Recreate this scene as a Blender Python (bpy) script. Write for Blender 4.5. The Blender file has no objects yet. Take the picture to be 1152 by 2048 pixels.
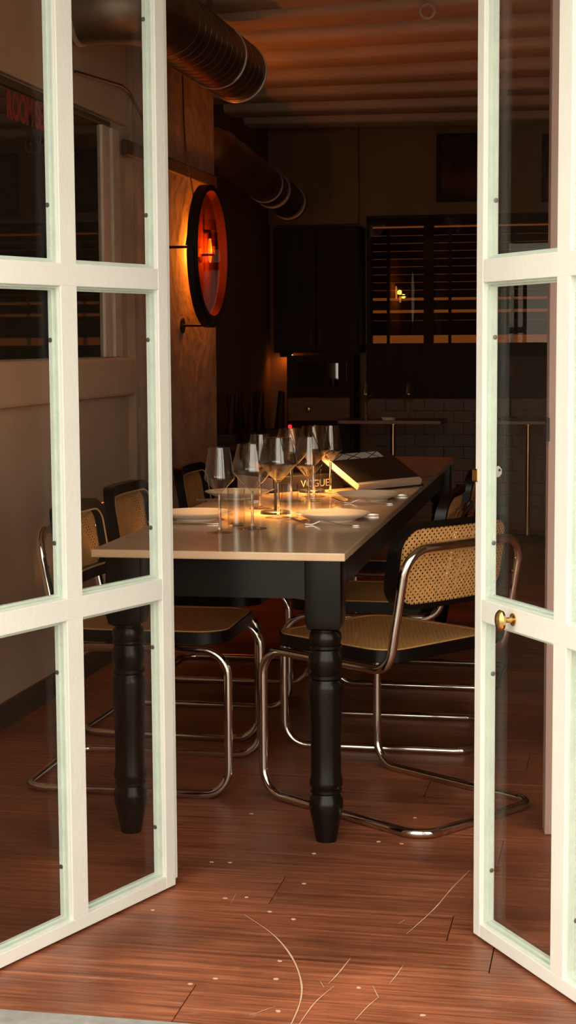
import bpy, bmesh, math, random
from mathutils import Vector, Matrix

random.seed(7)
R = math.radians
scene = bpy.context.scene
col = scene.collection

# ------------------------------------------------------------------ camera
F, CAMH = 3300.0, 1.28                      # focal length in pixels of the 1152x2048 frame, eye height
YAW, PITCH, ROLL = R(11.25), math.atan(335 / F), R(0.36)
cam_d = bpy.data.cameras.new('camera')
cam = bpy.data.objects.new('camera', cam_d)
col.objects.link(cam)
fw = Vector((-math.sin(YAW) * math.cos(PITCH), math.cos(YAW) * math.cos(PITCH), -math.sin(PITCH)))
r0 = Vector((math.cos(YAW), math.sin(YAW), 0))
d0 = fw.cross(r0)
rt = r0 * math.cos(ROLL) + d0 * math.sin(ROLL)
dn = d0 * math.cos(ROLL) - r0 * math.sin(ROLL)
CP = Vector((0, 0, CAMH))
m = Matrix((rt, -dn, -fw)).transposed().to_4x4()
m.translation = CP
cam.matrix_world = m
cam_d.sensor_fit = 'VERTICAL'
cam_d.sensor_height = 36
cam_d.lens = F / 2048 * 36
cam_d.clip_start = 0.05
scene.camera = cam

# ------------------------------------------------------------------ daylight and exposure
world = bpy.data.worlds.new('sky')
scene.world = world
world.use_nodes = True
bg = world.node_tree.nodes['Background']
bg.inputs['Color'].default_value = (1.0, 0.92, 0.78, 1)
bg.inputs['Strength'].default_value = 3.5
vs = scene.view_settings
vs.view_transform = 'Standard'
vs.look = 'None'
vs.exposure = 0.0
vs.gamma = 1.0
vs.use_curve_mapping = False


# ------------------------------------------------------------------ pixel -> place
def ray(px, py):
    return fw * F + rt * (px - 576) + dn * (py - 1024)


def on_z(px, py, z):
    r = ray(px, py)
    return CP + r * ((z - CAMH) / r.z)


def on_x(px, py, x):
    r = ray(px, py)
    return CP + r * (x / r.x)


def on_y(px, py, y):
    r = ray(px, py)
    return CP + r * (y / r.y)


# ------------------------------------------------------------------ materials
def new_mat(name):
    mt = bpy.data.materials.new(name)
    mt.use_nodes = True
    nt = mt.node_tree
    return mt, nt, nt.nodes['Principled BSDF']


def mat(name, c, rough=0.5, metal=0.0, vary=0.0, vscale=6.0, bump=0.0, bscale=60.0, spec=0.5, c2=None, stretch=None,
        emit=None, estr=0.0, coat=0.0):
    mt, nt, b = new_mat(name)
    b.inputs['Base Color'].default_value = (*c, 1)
    b.inputs['Roughness'].default_value = rough
    b.inputs['Metallic'].default_value = metal
    b.inputs['Specular IOR Level'].default_value = spec
    b.inputs['Coat Weight'].default_value = coat
    if emit:
        b.inputs['Emission Color'].default_value = (*emit, 1)
        b.inputs['Emission Strength'].default_value = estr
    g = nt.nodes.new('ShaderNodeNewGeometry')
    mp = nt.nodes.new('ShaderNodeMapping')
    nt.links.new(g.outputs['Position'], mp.inputs['Vector'])
    if stretch:
        mp.inputs['Scale'].default_value = stretch
    if vary > 0 or c2:
        n = nt.nodes.new('ShaderNodeTexNoise')
        n.inputs['Scale'].default_value = vscale
        n.inputs['Detail'].default_value = 6
        nt.links.new(mp.outputs[0], n.inputs['Vector'])
        rp = nt.nodes.new('ShaderNodeValToRGB')
        rp.color_ramp.elements[0].position = 0.3
        rp.color_ramp.elements[1].position = 0.7
        lo = c2 if c2 else tuple(x * (1 - vary) for x in c)
        rp.color_ramp.elements[0].color = (*lo, 1)
        rp.color_ramp.elements[1].color = (*c, 1)
        nt.links.new(n.outputs['Fac'], rp.inputs['Fac'])
        nt.links.new(rp.outputs['Color'], b.inputs['Base Color'])
    if bump > 0:
        n2 = nt.nodes.new('ShaderNodeTexNoise')
        n2.inputs['Scale'].default_value = bscale
        n2.inputs['Detail'].default_value = 4
        nt.links.new(mp.outputs[0], n2.inputs['Vector'])
        bp = nt.nodes.new('ShaderNodeBump')
        bp.inputs['Strength'].default_value = bump
        bp.inputs['Distance'].default_value = 0.01
        nt.links.new(n2.outputs['Fac'], bp.inputs['Height'])
        nt.links.new(bp.outputs['Normal'], b.inputs['Normal'])
    return mt


def thin_glass(name, tint=(1, 1, 1), ior=1.5, rough=0.0, haze=0.0, hazec=(0.6, 0.5, 0.4), boost=0.0):
    mt = bpy.data.materials.new(name)
    mt.use_nodes = True
    nt = mt.node_tree
    for n in list(nt.nodes):
        if n.type != 'OUTPUT_MATERIAL':
            nt.nodes.remove(n)
    out = [n for n in nt.nodes if n.type == 'OUTPUT_MATERIAL'][0]
    t = nt.nodes.new('ShaderNodeBsdfTransparent')
    t.inputs['Color'].default_value = (*tint, 1)
    g = nt.nodes.new('ShaderNodeBsdfGlossy')
    g.inputs['Roughness'].default_value = rough
    fr = nt.nodes.new('ShaderNodeFresnel')
    gm = nt.nodes.new('ShaderNodeNewGeometry')      # same reflectance from either side of the thin wall
    ir = nt.nodes.new('ShaderNodeMapRange')
    ir.inputs[3].default_value = ior
    ir.inputs[4].default_value = 1 / ior
    nt.links.new(gm.outputs['Backfacing'], ir.inputs[0])
    nt.links.new(ir.outputs[0], fr.inputs['IOR'])
    fac = fr.outputs[0]
    if boost:
        a = nt.nodes.new('ShaderNodeMath')
        a.operation = 'ADD'
        a.use_clamp = True
        a.inputs[1].default_value = boost
        nt.links.new(fac, a.inputs[0])
        fac = a.outputs[0]
    mx = nt.nodes.new('ShaderNodeMixShader')
    nt.links.new(fac, mx.inputs[0])
    nt.links.new(t.outputs[0], mx.inputs[1])
    nt.links.new(g.outputs[0], mx.inputs[2])
    last = mx
    if haze > 0:
        d = nt.nodes.new('ShaderNodeBsdfDiffuse')
        d.inputs['Color'].default_value = (*hazec, 1)
        m2 = nt.nodes.new('ShaderNodeMixShader')
        m2.inputs[0].default_value = haze
        nt.links.new(last.outputs[0], m2.inputs[1])
        nt.links.new(d.outputs[0], m2.inputs[2])
        last = m2
    nt.links.new(last.outputs[0], out.inputs['Surface'])
    return mt


def solid_glass(name, ior):
    mt = bpy.data.materials.new(name)
    mt.use_nodes = True
    nt = mt.node_tree
    nt.nodes.remove(nt.nodes['Principled BSDF'])
    out = [n for n in nt.nodes if n.type == 'OUTPUT_MATERIAL'][0]
    g = nt.nodes.new('ShaderNodeBsdfGlass')
    g.inputs['Color'].default_value = (0.99, 0.985, 0.975, 1)
    g.inputs['Roughness'].default_value = 0.0
    g.inputs['IOR'].default_value = ior
    nt.links.new(g.outputs[0], out.inputs['Surface'])
    return mt


def wood_floor_mat():
    mt, nt, b = new_mat('varnished_floor')
    L = nt.links
    g = nt.nodes.new('ShaderNodeNewGeometry')
    oi = nt.nodes.new('ShaderNodeObjectInfo')
    add = nt.nodes.new('ShaderNodeVectorMath')
    add.operation = 'MULTIPLY_ADD'
    cmb = nt.nodes.new('ShaderNodeCombineXYZ')
    L.new(oi.outputs['Random'], cmb.inputs[0])
    L.new(oi.outputs['Random'], cmb.inputs[2])
    add.inputs[1].default_value = (9, 9, 9)
    L.new(cmb.outputs[0], add.inputs[0])
    L.new(g.outputs['Position'], add.inputs[2])
    mp = nt.nodes.new('ShaderNodeMapping')
    mp.inputs['Scale'].default_value = (1.5, 46, 1)
    L.new(add.outputs[0], mp.inputs[0])
    n1 = nt.nodes.new('ShaderNodeTexNoise')
    n1.inputs['Scale'].default_value = 1.6
    n1.inputs['Detail'].default_value = 9
    n1.inputs['Roughness'].default_value = 0.68
    n1.inputs['Distortion'].default_value = 0.6
    L.new(mp.outputs[0], n1.inputs['Vector'])
    rp = nt.nodes.new('ShaderNodeValToRGB')
    e = rp.color_ramp.elements
    e[0].position, e[0].color = 0.30, (0.125, 0.033, 0.015, 1)
    e[1].position, e[1].color = 0.72, (0.47, 0.175, 0.085, 1)
    k = e.new(0.52)
    k.color = (0.30, 0.095, 0.042, 1)
    L.new(n1.outputs['Fac'], rp.inputs['Fac'])
    # worn lighter and darker patches
    n2 = nt.nodes.new('ShaderNodeTexNoise')
    n2.inputs['Scale'].default_value = 3.2
    n2.inputs['Detail'].default_value = 7
    L.new(g.outputs['Position'], n2.inputs['Vector'])
    rp2 = nt.nodes.new('ShaderNodeValToRGB')
    rp2.color_ramp.elements[0].position, rp2.color_ramp.elements[0].color = 0.35, (0.62, 0.60, 0.60, 1)
    rp2.color_ramp.elements[1].position, rp2.color_ramp.elements[1].color = 0.68, (1.22, 1.2, 1.2, 1)
    L.new(n2.outputs['Fac'], rp2.inputs['Fac'])
    mul = nt.nodes.new('ShaderNodeMix')
    mul.data_type = 'RGBA'
    mul.blend_type = 'MULTIPLY'
    mul.inputs[0].default_value = 1.0
    L.new(rp.outputs[0], mul.inputs[6])
    L.new(rp2.outputs[0], mul.inputs[7])
    # fine dark pores along the grain
    mp3 = nt.nodes.new('ShaderNodeMapping')
    mp3.inputs['Scale'].default_value = (9, 260, 1)
    L.new(add.outputs[0], mp3.inputs[0])
    n3 = nt.nodes.new('ShaderNodeTexNoise')
    n3.inputs['Scale'].default_value = 1.0
    n3.inputs['Detail'].default_value = 3
    L.new(mp3.outputs[0], n3.inputs['Vector'])
    rp3 = nt.nodes.new('ShaderNodeValToRGB')
    rp3.color_ramp.elements[0].position, rp3.color_ramp.elements[0].color = 0.36, (0.72, 0.69, 0.67, 1)
    rp3.color_ramp.elements[1].position, rp3.color_ramp.elements[1].color = 0.50, (1.05, 1.05, 1.05, 1)
    L.new(n3.outputs['Fac'], rp3.inputs['Fac'])
    mul3 = nt.nodes.new('ShaderNodeMix')
    mul3.data_type = 'RGBA'
    mul3.blend_type = 'MULTIPLY'
    mul3.inputs[0].default_value = 1.0
    L.new(mul.outputs[2], mul3.inputs[6])
    L.new(rp3.outputs[0], mul3.inputs[7])
    # knots and pale scuffed varnish
    mp4 = nt.nodes.new('ShaderNodeMapping')
    mp4.inputs['Scale'].default_value = (5, 13, 1)
    L.new(g.outputs['Position'], mp4.inputs[0])
    n4 = nt.nodes.new('ShaderNodeTexNoise')
    n4.inputs['Scale'].default_value = 1.3
    n4.inputs['Detail'].default_value = 8
    n4.inputs['Roughness'].default_value = 0.7
    n4.inputs['Distortion'].default_value = 1.2
    L.new(mp4.outputs[0], n4.inputs['Vector'])
    rp4 = nt.nodes.new('ShaderNodeValToRGB')
    rp4.color_ramp.elements[0].position, rp4.color_ramp.elements[0].color = 0.62, (0, 0, 0, 1)
    rp4.color_ramp.elements[1].position, rp4.color_ramp.elements[1].color = 0.78, (0.42, 0.42, 0.42, 1)
    L.new(n4.outputs['Fac'], rp4.inputs['Fac'])
    mx4 = nt.nodes.new('ShaderNodeMix')
    mx4.data_type = 'RGBA'
    L.new(rp4.outputs[0], mx4.inputs[0])
    L.new(mul3.outputs[2], mx4.inputs[6])
    mx4.inputs[7].default_value = (0.60, 0.36, 0.25, 1)
    rp5 = nt.nodes.new('ShaderNodeValToRGB')
    rp5.color_ramp.elements[0].position, rp5.color_ramp.elements[0].color = 0.27, (0.38, 0.34, 0.34, 1)
    rp5.color_ramp.elements[1].position, rp5.color_ramp.elements[1].color = 0.36, (1, 1, 1, 1)
    L.new(n4.outputs['Fac'], rp5.inputs['Fac'])
    mul5 = nt.nodes.new('ShaderNodeMix')
    mul5.data_type = 'RGBA'
    mul5.blend_type = 'MULTIPLY'
    mul5.inputs[0].default_value = 1.0
    L.new(mx4.outputs[2], mul5.inputs[6])
    L.new(rp5.outputs[0], mul5.inputs[7])
    mul = mul5
    # every board its own tone
    mr = nt.nodes.new('ShaderNodeMapRange')
    mr.inputs[3].default_value = 0.82
    mr.inputs[4].default_value = 1.18
    L.new(oi.outputs['Random'], mr.inputs[0])
    mul2 = nt.nodes.new('ShaderNodeVectorMath')
    mul2.operation = 'SCALE'
    L.new(mul.outputs[2], mul2.inputs[0])
    L.new(mr.outputs[0], mul2.inputs['Scale'])
    L.new(mul2.outputs[0], b.inputs['Base Color'])
    rr = nt.nodes.new('ShaderNodeMapRange')
    rr.inputs[3].default_value = 0.30
    rr.inputs[4].default_value = 0.55
    L.new(n2.outputs['Fac'], rr.inputs[0])
    L.new(rr.outputs[0], b.inputs['Roughness'])
    bp = nt.nodes.new('ShaderNodeBump')
    bp.inputs['Strength'].default_value = 0.25
    bp.inputs['Distance'].default_value = 0.003
    L.new(n1.outputs['Fac'], bp.inputs['Height'])
    L.new(bp.outputs[0], b.inputs['Normal'])
    return mt


def plaster_mat(name, c, c2, scale=2.2):
    mt = mat(name, c, rough=0.85, c2=c2, vscale=scale, bump=0.5, bscale=9, spec=0.2)
    return mt


M = dict(
    floor=wood_floor_mat(),
    subfloor=mat('gap_dark', (0.02, 0.008, 0.005), 0.9),
    scratch=mat('bare_wood_scratch', (0.62, 0.42, 0.28), 0.7),
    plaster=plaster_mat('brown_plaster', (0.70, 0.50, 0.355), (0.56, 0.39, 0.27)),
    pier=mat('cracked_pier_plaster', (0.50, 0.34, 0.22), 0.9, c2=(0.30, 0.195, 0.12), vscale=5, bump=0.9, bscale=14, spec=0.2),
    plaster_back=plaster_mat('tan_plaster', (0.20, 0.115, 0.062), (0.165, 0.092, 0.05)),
    ceiling=mat('painted_joist', (0.62, 0.46, 0.335), 0.8, vary=0.2, vscale=3, bump=0.2, bscale=20, stretch=(0.4, 3, 3)),
    white=mat('white_door_paint', (0.755, 0.75, 0.70), 0.45, vary=0.05, vscale=9, bump=0.12, bscale=90),
    bead=mat('pale_green_putty', (0.56, 0.64, 0.56), 0.4, vary=0.12, vscale=20, bump=0.2, bscale=120),
    pane=thin_glass('door_glass', (0.985, 0.975, 0.96), 1.16, haze=0.004, hazec=(0.55, 0.42, 0.32)),
    screw=mat('screw_steel', (0.22, 0.21, 0.19), 0.4, 0.9),
    brass=mat('brass', (0.80, 0.50, 0.18), 0.22, 1.0, vary=0.2, vscale=30),
    steel=mat('galvanised_sheet', (0.30, 0.23, 0.18), 0.45, 1.0, vary=0.35, vscale=7),
    seam=mat('bright_steel_seam', (0.85, 0.80, 0.72), 0.35, 0.7),
    alu=mat('aluminium_threshold', (0.62, 0.62, 0.60), 0.45, 0.6, vary=0.3, vscale=25),
    black=mat('black_lacquer', (0.006, 0.004, 0.003), 0.32, vary=0.2, vscale=12, spec=0.25),
    blackwood=mat('black_painted_wood', (0.006, 0.004, 0.003), 0.26, spec=0.25, bump=0.02, bscale=400),
    chrome=mat('chrome', (0.72, 0.66, 0.60), 0.10, 1.0, vary=0.08, vscale=20),
    cane=mat('woven_cane', (0.74, 0.38, 0.12), 0.55, vary=0.3, vscale=90, bump=0.4, bscale=350),
    spline=mat('cane_spline', (0.70, 0.42, 0.20), 0.5, vary=0.2, vscale=60),
    stone=mat('beige_stone', (0.70, 0.485, 0.31), 0.14, c2=(0.61, 0.41, 0.25), vscale=14, spec=0.6, vary=0.1),
    porcelain=mat('cream_porcelain', (0.88, 0.80, 0.69), 0.18, vary=0.03),
    cutlery=mat('cutlery_steel', (0.62, 0.56, 0.50), 0.2, 1.0, vary=0.05),
    glass=solid_glass('stem_glass', 1.46),
    bowlglass=thin_glass('bowl_glass', (0.985, 0.975, 0.955), 1.7),
    lampblack=mat('lamp_black', (0.012, 0.010, 0.009), 0.4),
    ledwarm=mat('warm_led', (1, 0.6, 0.2), 0.5, emit=(1.0, 0.48, 0.13), estr=14),
    paper=mat('page_edges', (0.76, 0.58, 0.46), 0.8, c2=(0.55, 0.38, 0.28), vscale=3, stretch=(2, 2, 260), vary=0.2),
    cover=mat('book_cover_black', (0.016, 0.012, 0.011), 0.25),
    page=mat('dark_printed_page', (0.018, 0.011, 0.009), 0.35, c2=(0.045, 0.03, 0.022), vscale=11),
    pagewhite=mat('white_page_print', (0.62, 0.56, 0.50), 0.5, vary=0.1),
    lettering=mat('pale_lettering', (0.26, 0.22, 0.19), 0.6),
    redtext=mat('red_lettering', (0.36, 0.045, 0.025), 0.6, vary=0.2, vscale=20),
    ghosttext=mat('faint_lettering', (0.03, 0.019, 0.013), 0.7),
    darkglass=mat('dark_window_glass', (0.006, 0.004, 0.003), 0.02, spec=1.0, coat=1.0),
    darkwood=mat('dark_stained_wood', (0.017, 0.005, 0.003), 0.55, vary=0.4, vscale=4, stretch=(8, 1, 1), spec=0.15),
    brownwood=mat('brown_wood', (0.12, 0.055, 0.028), 0.6, vary=0.4, vscale=5, stretch=(1, 1, 9)),
    timber=mat('old_timber', (0.075, 0.034, 0.018), 0.8, vary=0.4, vscale=8, bump=0.3),
    cable=mat('cable_brown', (0.035, 0.018, 0.011), 0.7),
    iron=mat('black_iron', (0.014, 0.010, 0.008), 0.5, 0.3),
    amber=thin_glass('amber_glass_disc', (0.56, 0.25, 0.08), 1.5, boost=0.0),
    bulb=mat('amber_bulb', (1, 0.5, 0.1), 0.3, emit=(1.0, 0.36, 0.05), estr=16),
    glow=mat('lit_room_beyond', (0.03, 0.01, 0.004), 0.9, emit=(1.0, 0.27, 0.045), estr=0.16),
    picture=mat('dark_print', (0.022, 0.013, 0.010), 0.06, c2=(0.05, 0.032, 0.022), vscale=5, spec=0.7),
    pictext=mat('faint_print', (0.12, 0.08, 0.055), 0.4),
    shade=mat('dark_lamp_shade', (0.03, 0.016, 0.010), 0.8),
    tile=mat('tan_tile', (0.13, 0.07, 0.038), 0.5, vary=0.3, vscale=8),
    marble=mat('cafe_tabletop', (0.22, 0.15, 0.10), 0.35, vary=0.2),
    mauve=mat('mauve_painted_post', (0.40, 0.27, 0.235), 0.6, vary=0.15, vscale=5, stretch=(1, 1, 0.3)),
    paving=mat('street_paving', (0.36, 0.33, 0.29), 0.85, vary=0.3, vscale=3, bump=0.3),
    facade=mat('cream_facade', (0.62, 0.55, 0.45), 0.85, vary=0.15, vscale=2),
    red=mat('red_indicator', (1, 0.02, 0.01), 0.4, emit=(1.0, 0.01, 0.02), estr=3.0),
    offwhite=mat('chipped_white_paint', (0.82, 0.69, 0.55), 0.7, vary=0.2, vscale=12, bump=0.4, bscale=40),
)


# ------------------------------------------------------------------ geometry helpers
def bm_new():
    return bmesh.new()


def bbox(bm, x0, x1, y0, y1, z0, z1, mtx=None):
    vs_ = [bm.verts.new((x, y, z)) for z in (z0, z1) for y in (y0, y1) for x in (x0, x1)]
    for f in ((0, 2, 3, 1), (4, 5, 7, 6), (0, 1, 5, 4), (2, 6, 7, 3), (0, 4, 6, 2), (1, 3, 7, 5)):
        bm.faces.new([vs_[i] for i in f])
    if mtx:
        for v in vs_:
            v.co = mtx @ v.co
    return bm


def lathe(bm, prof, seg=24, cx=0, cy=0, cz=0):
    rings = []
    for r, z in prof:
        if r < 1e-6:
            rings.append([bm.verts.new((cx, cy, cz + z))])
        else:
            rings.append([bm.verts.new((cx + r * math.cos(2 * math.pi * i / seg), cy + r * math.sin(2 * math.pi * i / seg), cz + z))
                          for i in range(seg)])
    for a, b in zip(rings, rings[1:]):
        for i in range(seg):
            j = (i + 1) % seg
            if len(a) == 1 and len(b) == 1:
                continue
            if len(a) == 1:
                bm.faces.new((a[0], b[j], b[i]))
            elif len(b) == 1:
                bm.faces.new((a[i], a[j], b[0]))
            else:
                bm.faces.new((a[i], a[j], b[j], b[i]))
    return bm


def fillet(pts, rads, closed=False, n=7):
    P = [Vector(p) for p in pts]
    out = []
    N = len(P)
    for i in range(N):
        r = rads[i] if isinstance(rads, (list, tuple)) else rads
        if (not closed and i in (0, N - 1)) or r <= 0:
            out.append(P[i])
            continue
        a, b, c = P[i - 1], P[i], P[(i + 1) % N]
        u, v = (a - b).normalized(), (c - b).normalized()
        ang = u.angle(v)
        if ang > math.pi - 0.02:
            out.append(b)
            continue
        t = min(r / math.tan(ang / 2), (a - b).length * 0.49, (c - b).length * 0.49)
        rr = t * math.tan(ang / 2)
        cen = b + (u + v).normalized() * (rr / math.sin(ang / 2))
        s, e = b + u * t - cen, b + v * t - cen
        tot = s.angle(e)
        for k in range(n + 1):
            w = k / n
            out.append(cen + (s * math.sin((1 - w) * tot) + e * math.sin(w * tot)) / math.sin(tot))
    return out


def tube(bm, pts, r, seg=10, closed=False, caps=True):
    P = [Vector(p) for p in pts]
    N = len(P)
    T = []
    for i in range(N):
        if closed:
            t = P[(i + 1) % N] - P[i - 1]
        else:
            t = P[min(i + 1, N - 1)] - P[max(i - 1, 0)]
        T.append(t.normalized())
    up = Vector((0, 0, 1)) if abs(T[0].z) < 0.9 else Vector((1, 0, 0))
    nrm = (up - T[0] * up.dot(T[0])).normalized()
    frames = []
    for i in range(N):
        nrm = (nrm - T[i] * nrm.dot(T[i])).normalized()
        frames.append((nrm.copy(), T[i].cross(nrm)))
    rings = []
    for i in range(N):
        a, b = frames[i]
        rr = r[i] if isinstance(r, (list, tuple)) else r
        rings.append([bm.verts.new(P[i] + (a * math.cos(2 * math.pi * k / seg) + b * math.sin(2 * math.pi * k / seg)) * rr) for k in range(seg)])
    cnt = N if closed else N - 1
    for i in range(cnt):
        A, B = rings[i], rings[(i + 1) % N]
        off = 0
        if closed and i == N - 1:   # match the twist at the seam
            off = min(range(seg), key=lambda o: (A[0].co - B[o].co).length)
        for k in range(seg):
            bm.faces.new((A[k], A[(k + 1) % seg], B[(k + 1 + off) % seg], B[(k + off) % seg]))
    if not closed and caps:
        bm.faces.new(list(reversed(rings[0])))
        bm.faces.new(rings[-1])
    return bm


def prism(bm, outline, z0, z1):
    lo = [bm.verts.new((x, y, z0)) for x, y in outline]
    hi = [bm.verts.new((x, y, z1)) for x, y in outline]
    bm.faces.new(list(reversed(lo)))
    bm.faces.new(hi)
    n = len(lo)
    for i in range(n):
        j = (i + 1) % n
        bm.faces.new((lo[i], lo[j], hi[j], hi[i]))
    return bm


def ring_prism(bm, outer, inner, z0, z1):
    n = len(outer)
    vs_ = [[bm.verts.new((x, y, z)) for x, y in o] for o, z in ((outer, z0), (outer, z1), (inner, z1), (inner, z0))]
    for a in range(4):
        A, B = vs_[a], vs_[(a + 1) % 4]
        for i in range(n):
            j = (i + 1) % n
            bm.faces.new((A[i], A[j], B[j], B[i]))
    return bm


def rrect(x0, x1, y0, y1, r, n=7):
    out = []
    rs = r if isinstance(r, (list, tuple)) else (r, r, r, r)
    for (cx, cy, a0, rr) in ((x1 - rs[0], y1 - rs[0], 0, rs[0]), (x0 + rs[1], y1 - rs[1], 90, rs[1]),
                             (x0 + rs[2], y0 + rs[2], 180, rs[2]), (x1 - rs[3], y0 + rs[3], 270, rs[3])):
        for k in range(n + 1):
            a = R(a0 + 90 * k / n)
            out.append((cx + rr * math.cos(a), cy + rr * math.sin(a)))
    return out


def obj(name, bm, material, parent=None, smooth=False, bevel=0.0, bseg=2):
    bmesh.ops.recalc_face_normals(bm, faces=bm.faces)
    if bevel > 0:
        bmesh.ops.bevel(bm, geom=[e for e in bm.edges], offset=bevel, segments=bseg, affect='EDGES', profile=0.5)
    me = bpy.data.meshes.new(name)
    bm.to_mesh(me)
    bm.free()
    me.materials.append(M[material] if isinstance(material, str) else material)
    if smooth:
        me.polygons.foreach_set('use_smooth', [True] * len(me.polygons))
        try:
            me.set_sharp_from_angle(angle=R(38))
        except Exception:
            pass
    o = bpy.data.objects.new(name, me)
    col.objects.link(o)
    o.parent = parent
    return o


def box(name, x0, x1, y0, y1, z0, z1, material, parent=None, bevel=0.0, mtx=None):
    return obj(name, bbox(bm_new(), x0, x1, y0, y1, z0, z1, mtx), material, parent, bevel=bevel)


def tag(o, label=None, cat=None, group=None, kind=None):
    if label:
        o['label'] = label
    if cat:
        o['category'] = cat
    if group:
        o['group'] = group
    if kind:
        o['kind'] = kind
    return o


def struct(o, label=None, cat=None):
    return tag(o, label, cat, kind='structure')


def thing(name, label, cat, loc=(0, 0, 0), rz=0.0, group=None):
    o = bpy.data.objects.new(name, None)
    col.objects.link(o)
    o.empty_display_size = 0.05
    o.location = loc
    o.rotation_euler = (0, 0, rz)
    return tag(o, label, cat, group)


def copy_thing(root, loc, rz, label, group=None):
    r = root.copy()
    col.objects.link(r)
    r.location = loc
    r.rotation_euler = (0, 0, rz)
    r['label'] = label
    if group:
        r['group'] = group
    for ch in list(root.children):
        c = ch.copy()
        col.objects.link(c)
        c.parent = r
        for gch in list(ch.children):
            d = gch.copy()
            col.objects.link(d)
            d.parent = c
    return r


def text_mesh(name, body, size, material, parent=None, extrude=0.0005, sx=1.0, shear=0.0, bold=0.0):
    cu = bpy.data.curves.new(name + '_c', 'FONT')
    cu.body = body
    cu.size = size
    cu.extrude = extrude
    cu.shear = shear
    cu.offset = bold
    tmp = bpy.data.objects.new(name + '_t', cu)
    col.objects.link(tmp)
    bpy.context.view_layer.update()
    me = bpy.data.meshes.new_from_object(tmp.evaluated_get(bpy.context.evaluated_depsgraph_get()))
    bpy.data.objects.remove(tmp)
    bpy.data.curves.remove(cu)
    me.materials.clear()
    me.materials.append(M[material])
    for v in me.vertices:
        v.co.x *= sx
    me.name = name
    o = bpy.data.objects.new(name, me)
    col.objects.link(o)
    o.parent = parent
    return o


# ------------------------------------------------------------------ the room shell
WX = -2.015          # left wall face
PX = -1.980          # face of the pier beyond the window
PY0, PY1 = 6.70, 8.13
RX = -2.385          # recessed wall behind the pier
BY = 11.40           # back wall face
EX = 1.75            # right wall face
FY = 2.90            # inner face of the street wall
CZ = 2.86            # ceiling boards

fl = struct(box('floor', RX - 0.2, EX + 0.2, FY + 0.015, BY + 0.1, -0.12, -0.022, 'subfloor'),
            'reddish brown varnished plank floor scratched in arcs by the doors', 'floor')
joints = [on_z(390, 1972, 0), on_z(984, 1915, 0), on_z(545, 1795, 0)]
y = FY + 0.02
row = 0
while y < BY:
    w = random.choice((0.165, 0.18, 0.19, 0.205))
    y1 = min(y + w, BY)
    cuts = [j.x for j in joints if y < j.y < y1]
    if not cuts:
        cuts = [random.uniform(-1.6, 1.3)] if row % 2 else [random.uniform(-0.3, 0.3), ]
    xs = [RX - 0.15] + sorted(cuts) + [EX + 0.15]
    for a, b in zip(xs, xs[1:]):
        box('plank', a + 0.0012, b - 0.0012, y + 0.0007, y1 - 0.0007, -0.022, random.uniform(-0.0008, 0.0), 'floor', fl)
    y = y1
    row += 1


def strip(name, pxs, w, parent, material, z=0.0007):
    P = [on_z(a, b, z) for a, b in pxs]
    # smooth the line
    Q = []
    n = len(P)
    for i in range(n - 1):
        p0, p1, p2, p3 = P[max(i - 1, 0)], P[i], P[i + 1], P[min(i + 2, n - 1)]
        for k in range(6):
            t = k / 6
            Q.append(0.5 * ((2 * p1) + (p2 - p0) * t + (2 * p0 - 5 * p1 + 4 * p2 - p3) * t * t + (3 * p1 - p0 - 3 * p2 + p3) * t ** 3))
    Q.append(P[-1])
    bm = bm_new()
    prev = None
    for i, q in enumerate(Q):
        t = (Q[min(i + 1, len(Q) - 1)] - Q[max(i - 1, 0)]).normalized()
        s = Vector((-t.y, t.x, 0))
        ww = w * (0.35 + 0.65 * math.sin(math.pi * min(max(i / (len(Q) - 1), 0.04), 0.96))) * random.uniform(0.7, 1.2)
        cur = (bm.verts.new(q - s * ww), bm.verts.new(q + s * ww))
        if prev:
            bm.faces.new((prev[0], cur[0], cur[1], prev[1]))
        prev = cur
    return obj(name, bm, material, parent)


for pts, w in (([(488, 1829), (545, 1868), (583, 1913), (602, 1962), (600, 2005), (578, 2058)], 0.0019),
               ([(940, 1740), (905, 1775), (868, 1818), (813, 1868)], 0.0015),
               ([(701, 1916), (678, 1945), (656, 1968)], 0.0013),
               ([(806, 1931), (793, 1950), (779, 1967)], 0.0012),
               ([(745, 1970), (752, 1985), (758, 1996)], 0.0011),
               ([(757, 1994), (735, 2013), (709, 2041)], 0.0011),
               ([(668, 1972), (630, 2005), (596, 2052)], 0.0011),
               ([(812, 1838), (796, 1848)], 0.0009), ([(500, 2030), (552, 2012)], 0.0008),
               ([(640, 1962), (648, 1975)], 0.0008), ([(472, 1787), (462, 1807)], 0.0007)):
    strip('scratch', pts, w, fl, 'scratch')
for px, py in ((424, 1724), (460, 1725), (450, 1796), (493, 1794), (540, 1823), (560, 1922), (430, 1957), (587, 1838),
               (757, 1683), (803, 1687), (608, 1767), (717, 1975), (628, 1707), (552, 1958), (830, 1635), (503, 1627),
               (380, 1968), (305, 1820), (845, 2030), (556, 2022)):
    p = on_z(px, py, 0)
    bm = bm_new()
    prism(bm, [(p.x + (0.005 + random.random() * 0.003) * math.cos(a) * 0.8, p.y + 0.0045 * math.sin(a) * random.uniform(0.5, 1.1))
               for a in [k * math.pi / 4 for k in range(8)]], -0.002, 0.0007)
    obj('paint_fleck', bm, 'scratch', fl)

# threshold and street
t0 = struct(box('trim_1', -1.6, 0.5, 2.80, FY + 0.013, -0.10, 0.004, 'alu', bevel=0.002),
            'scuffed aluminium door threshold strip at the edge of the floor', 'threshold')
struct(box('ground', -14, 14, -16, 2.80, -0.22, -0.10, 'paving'), 'grey street paving outside the doorway', 'pavement')

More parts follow.
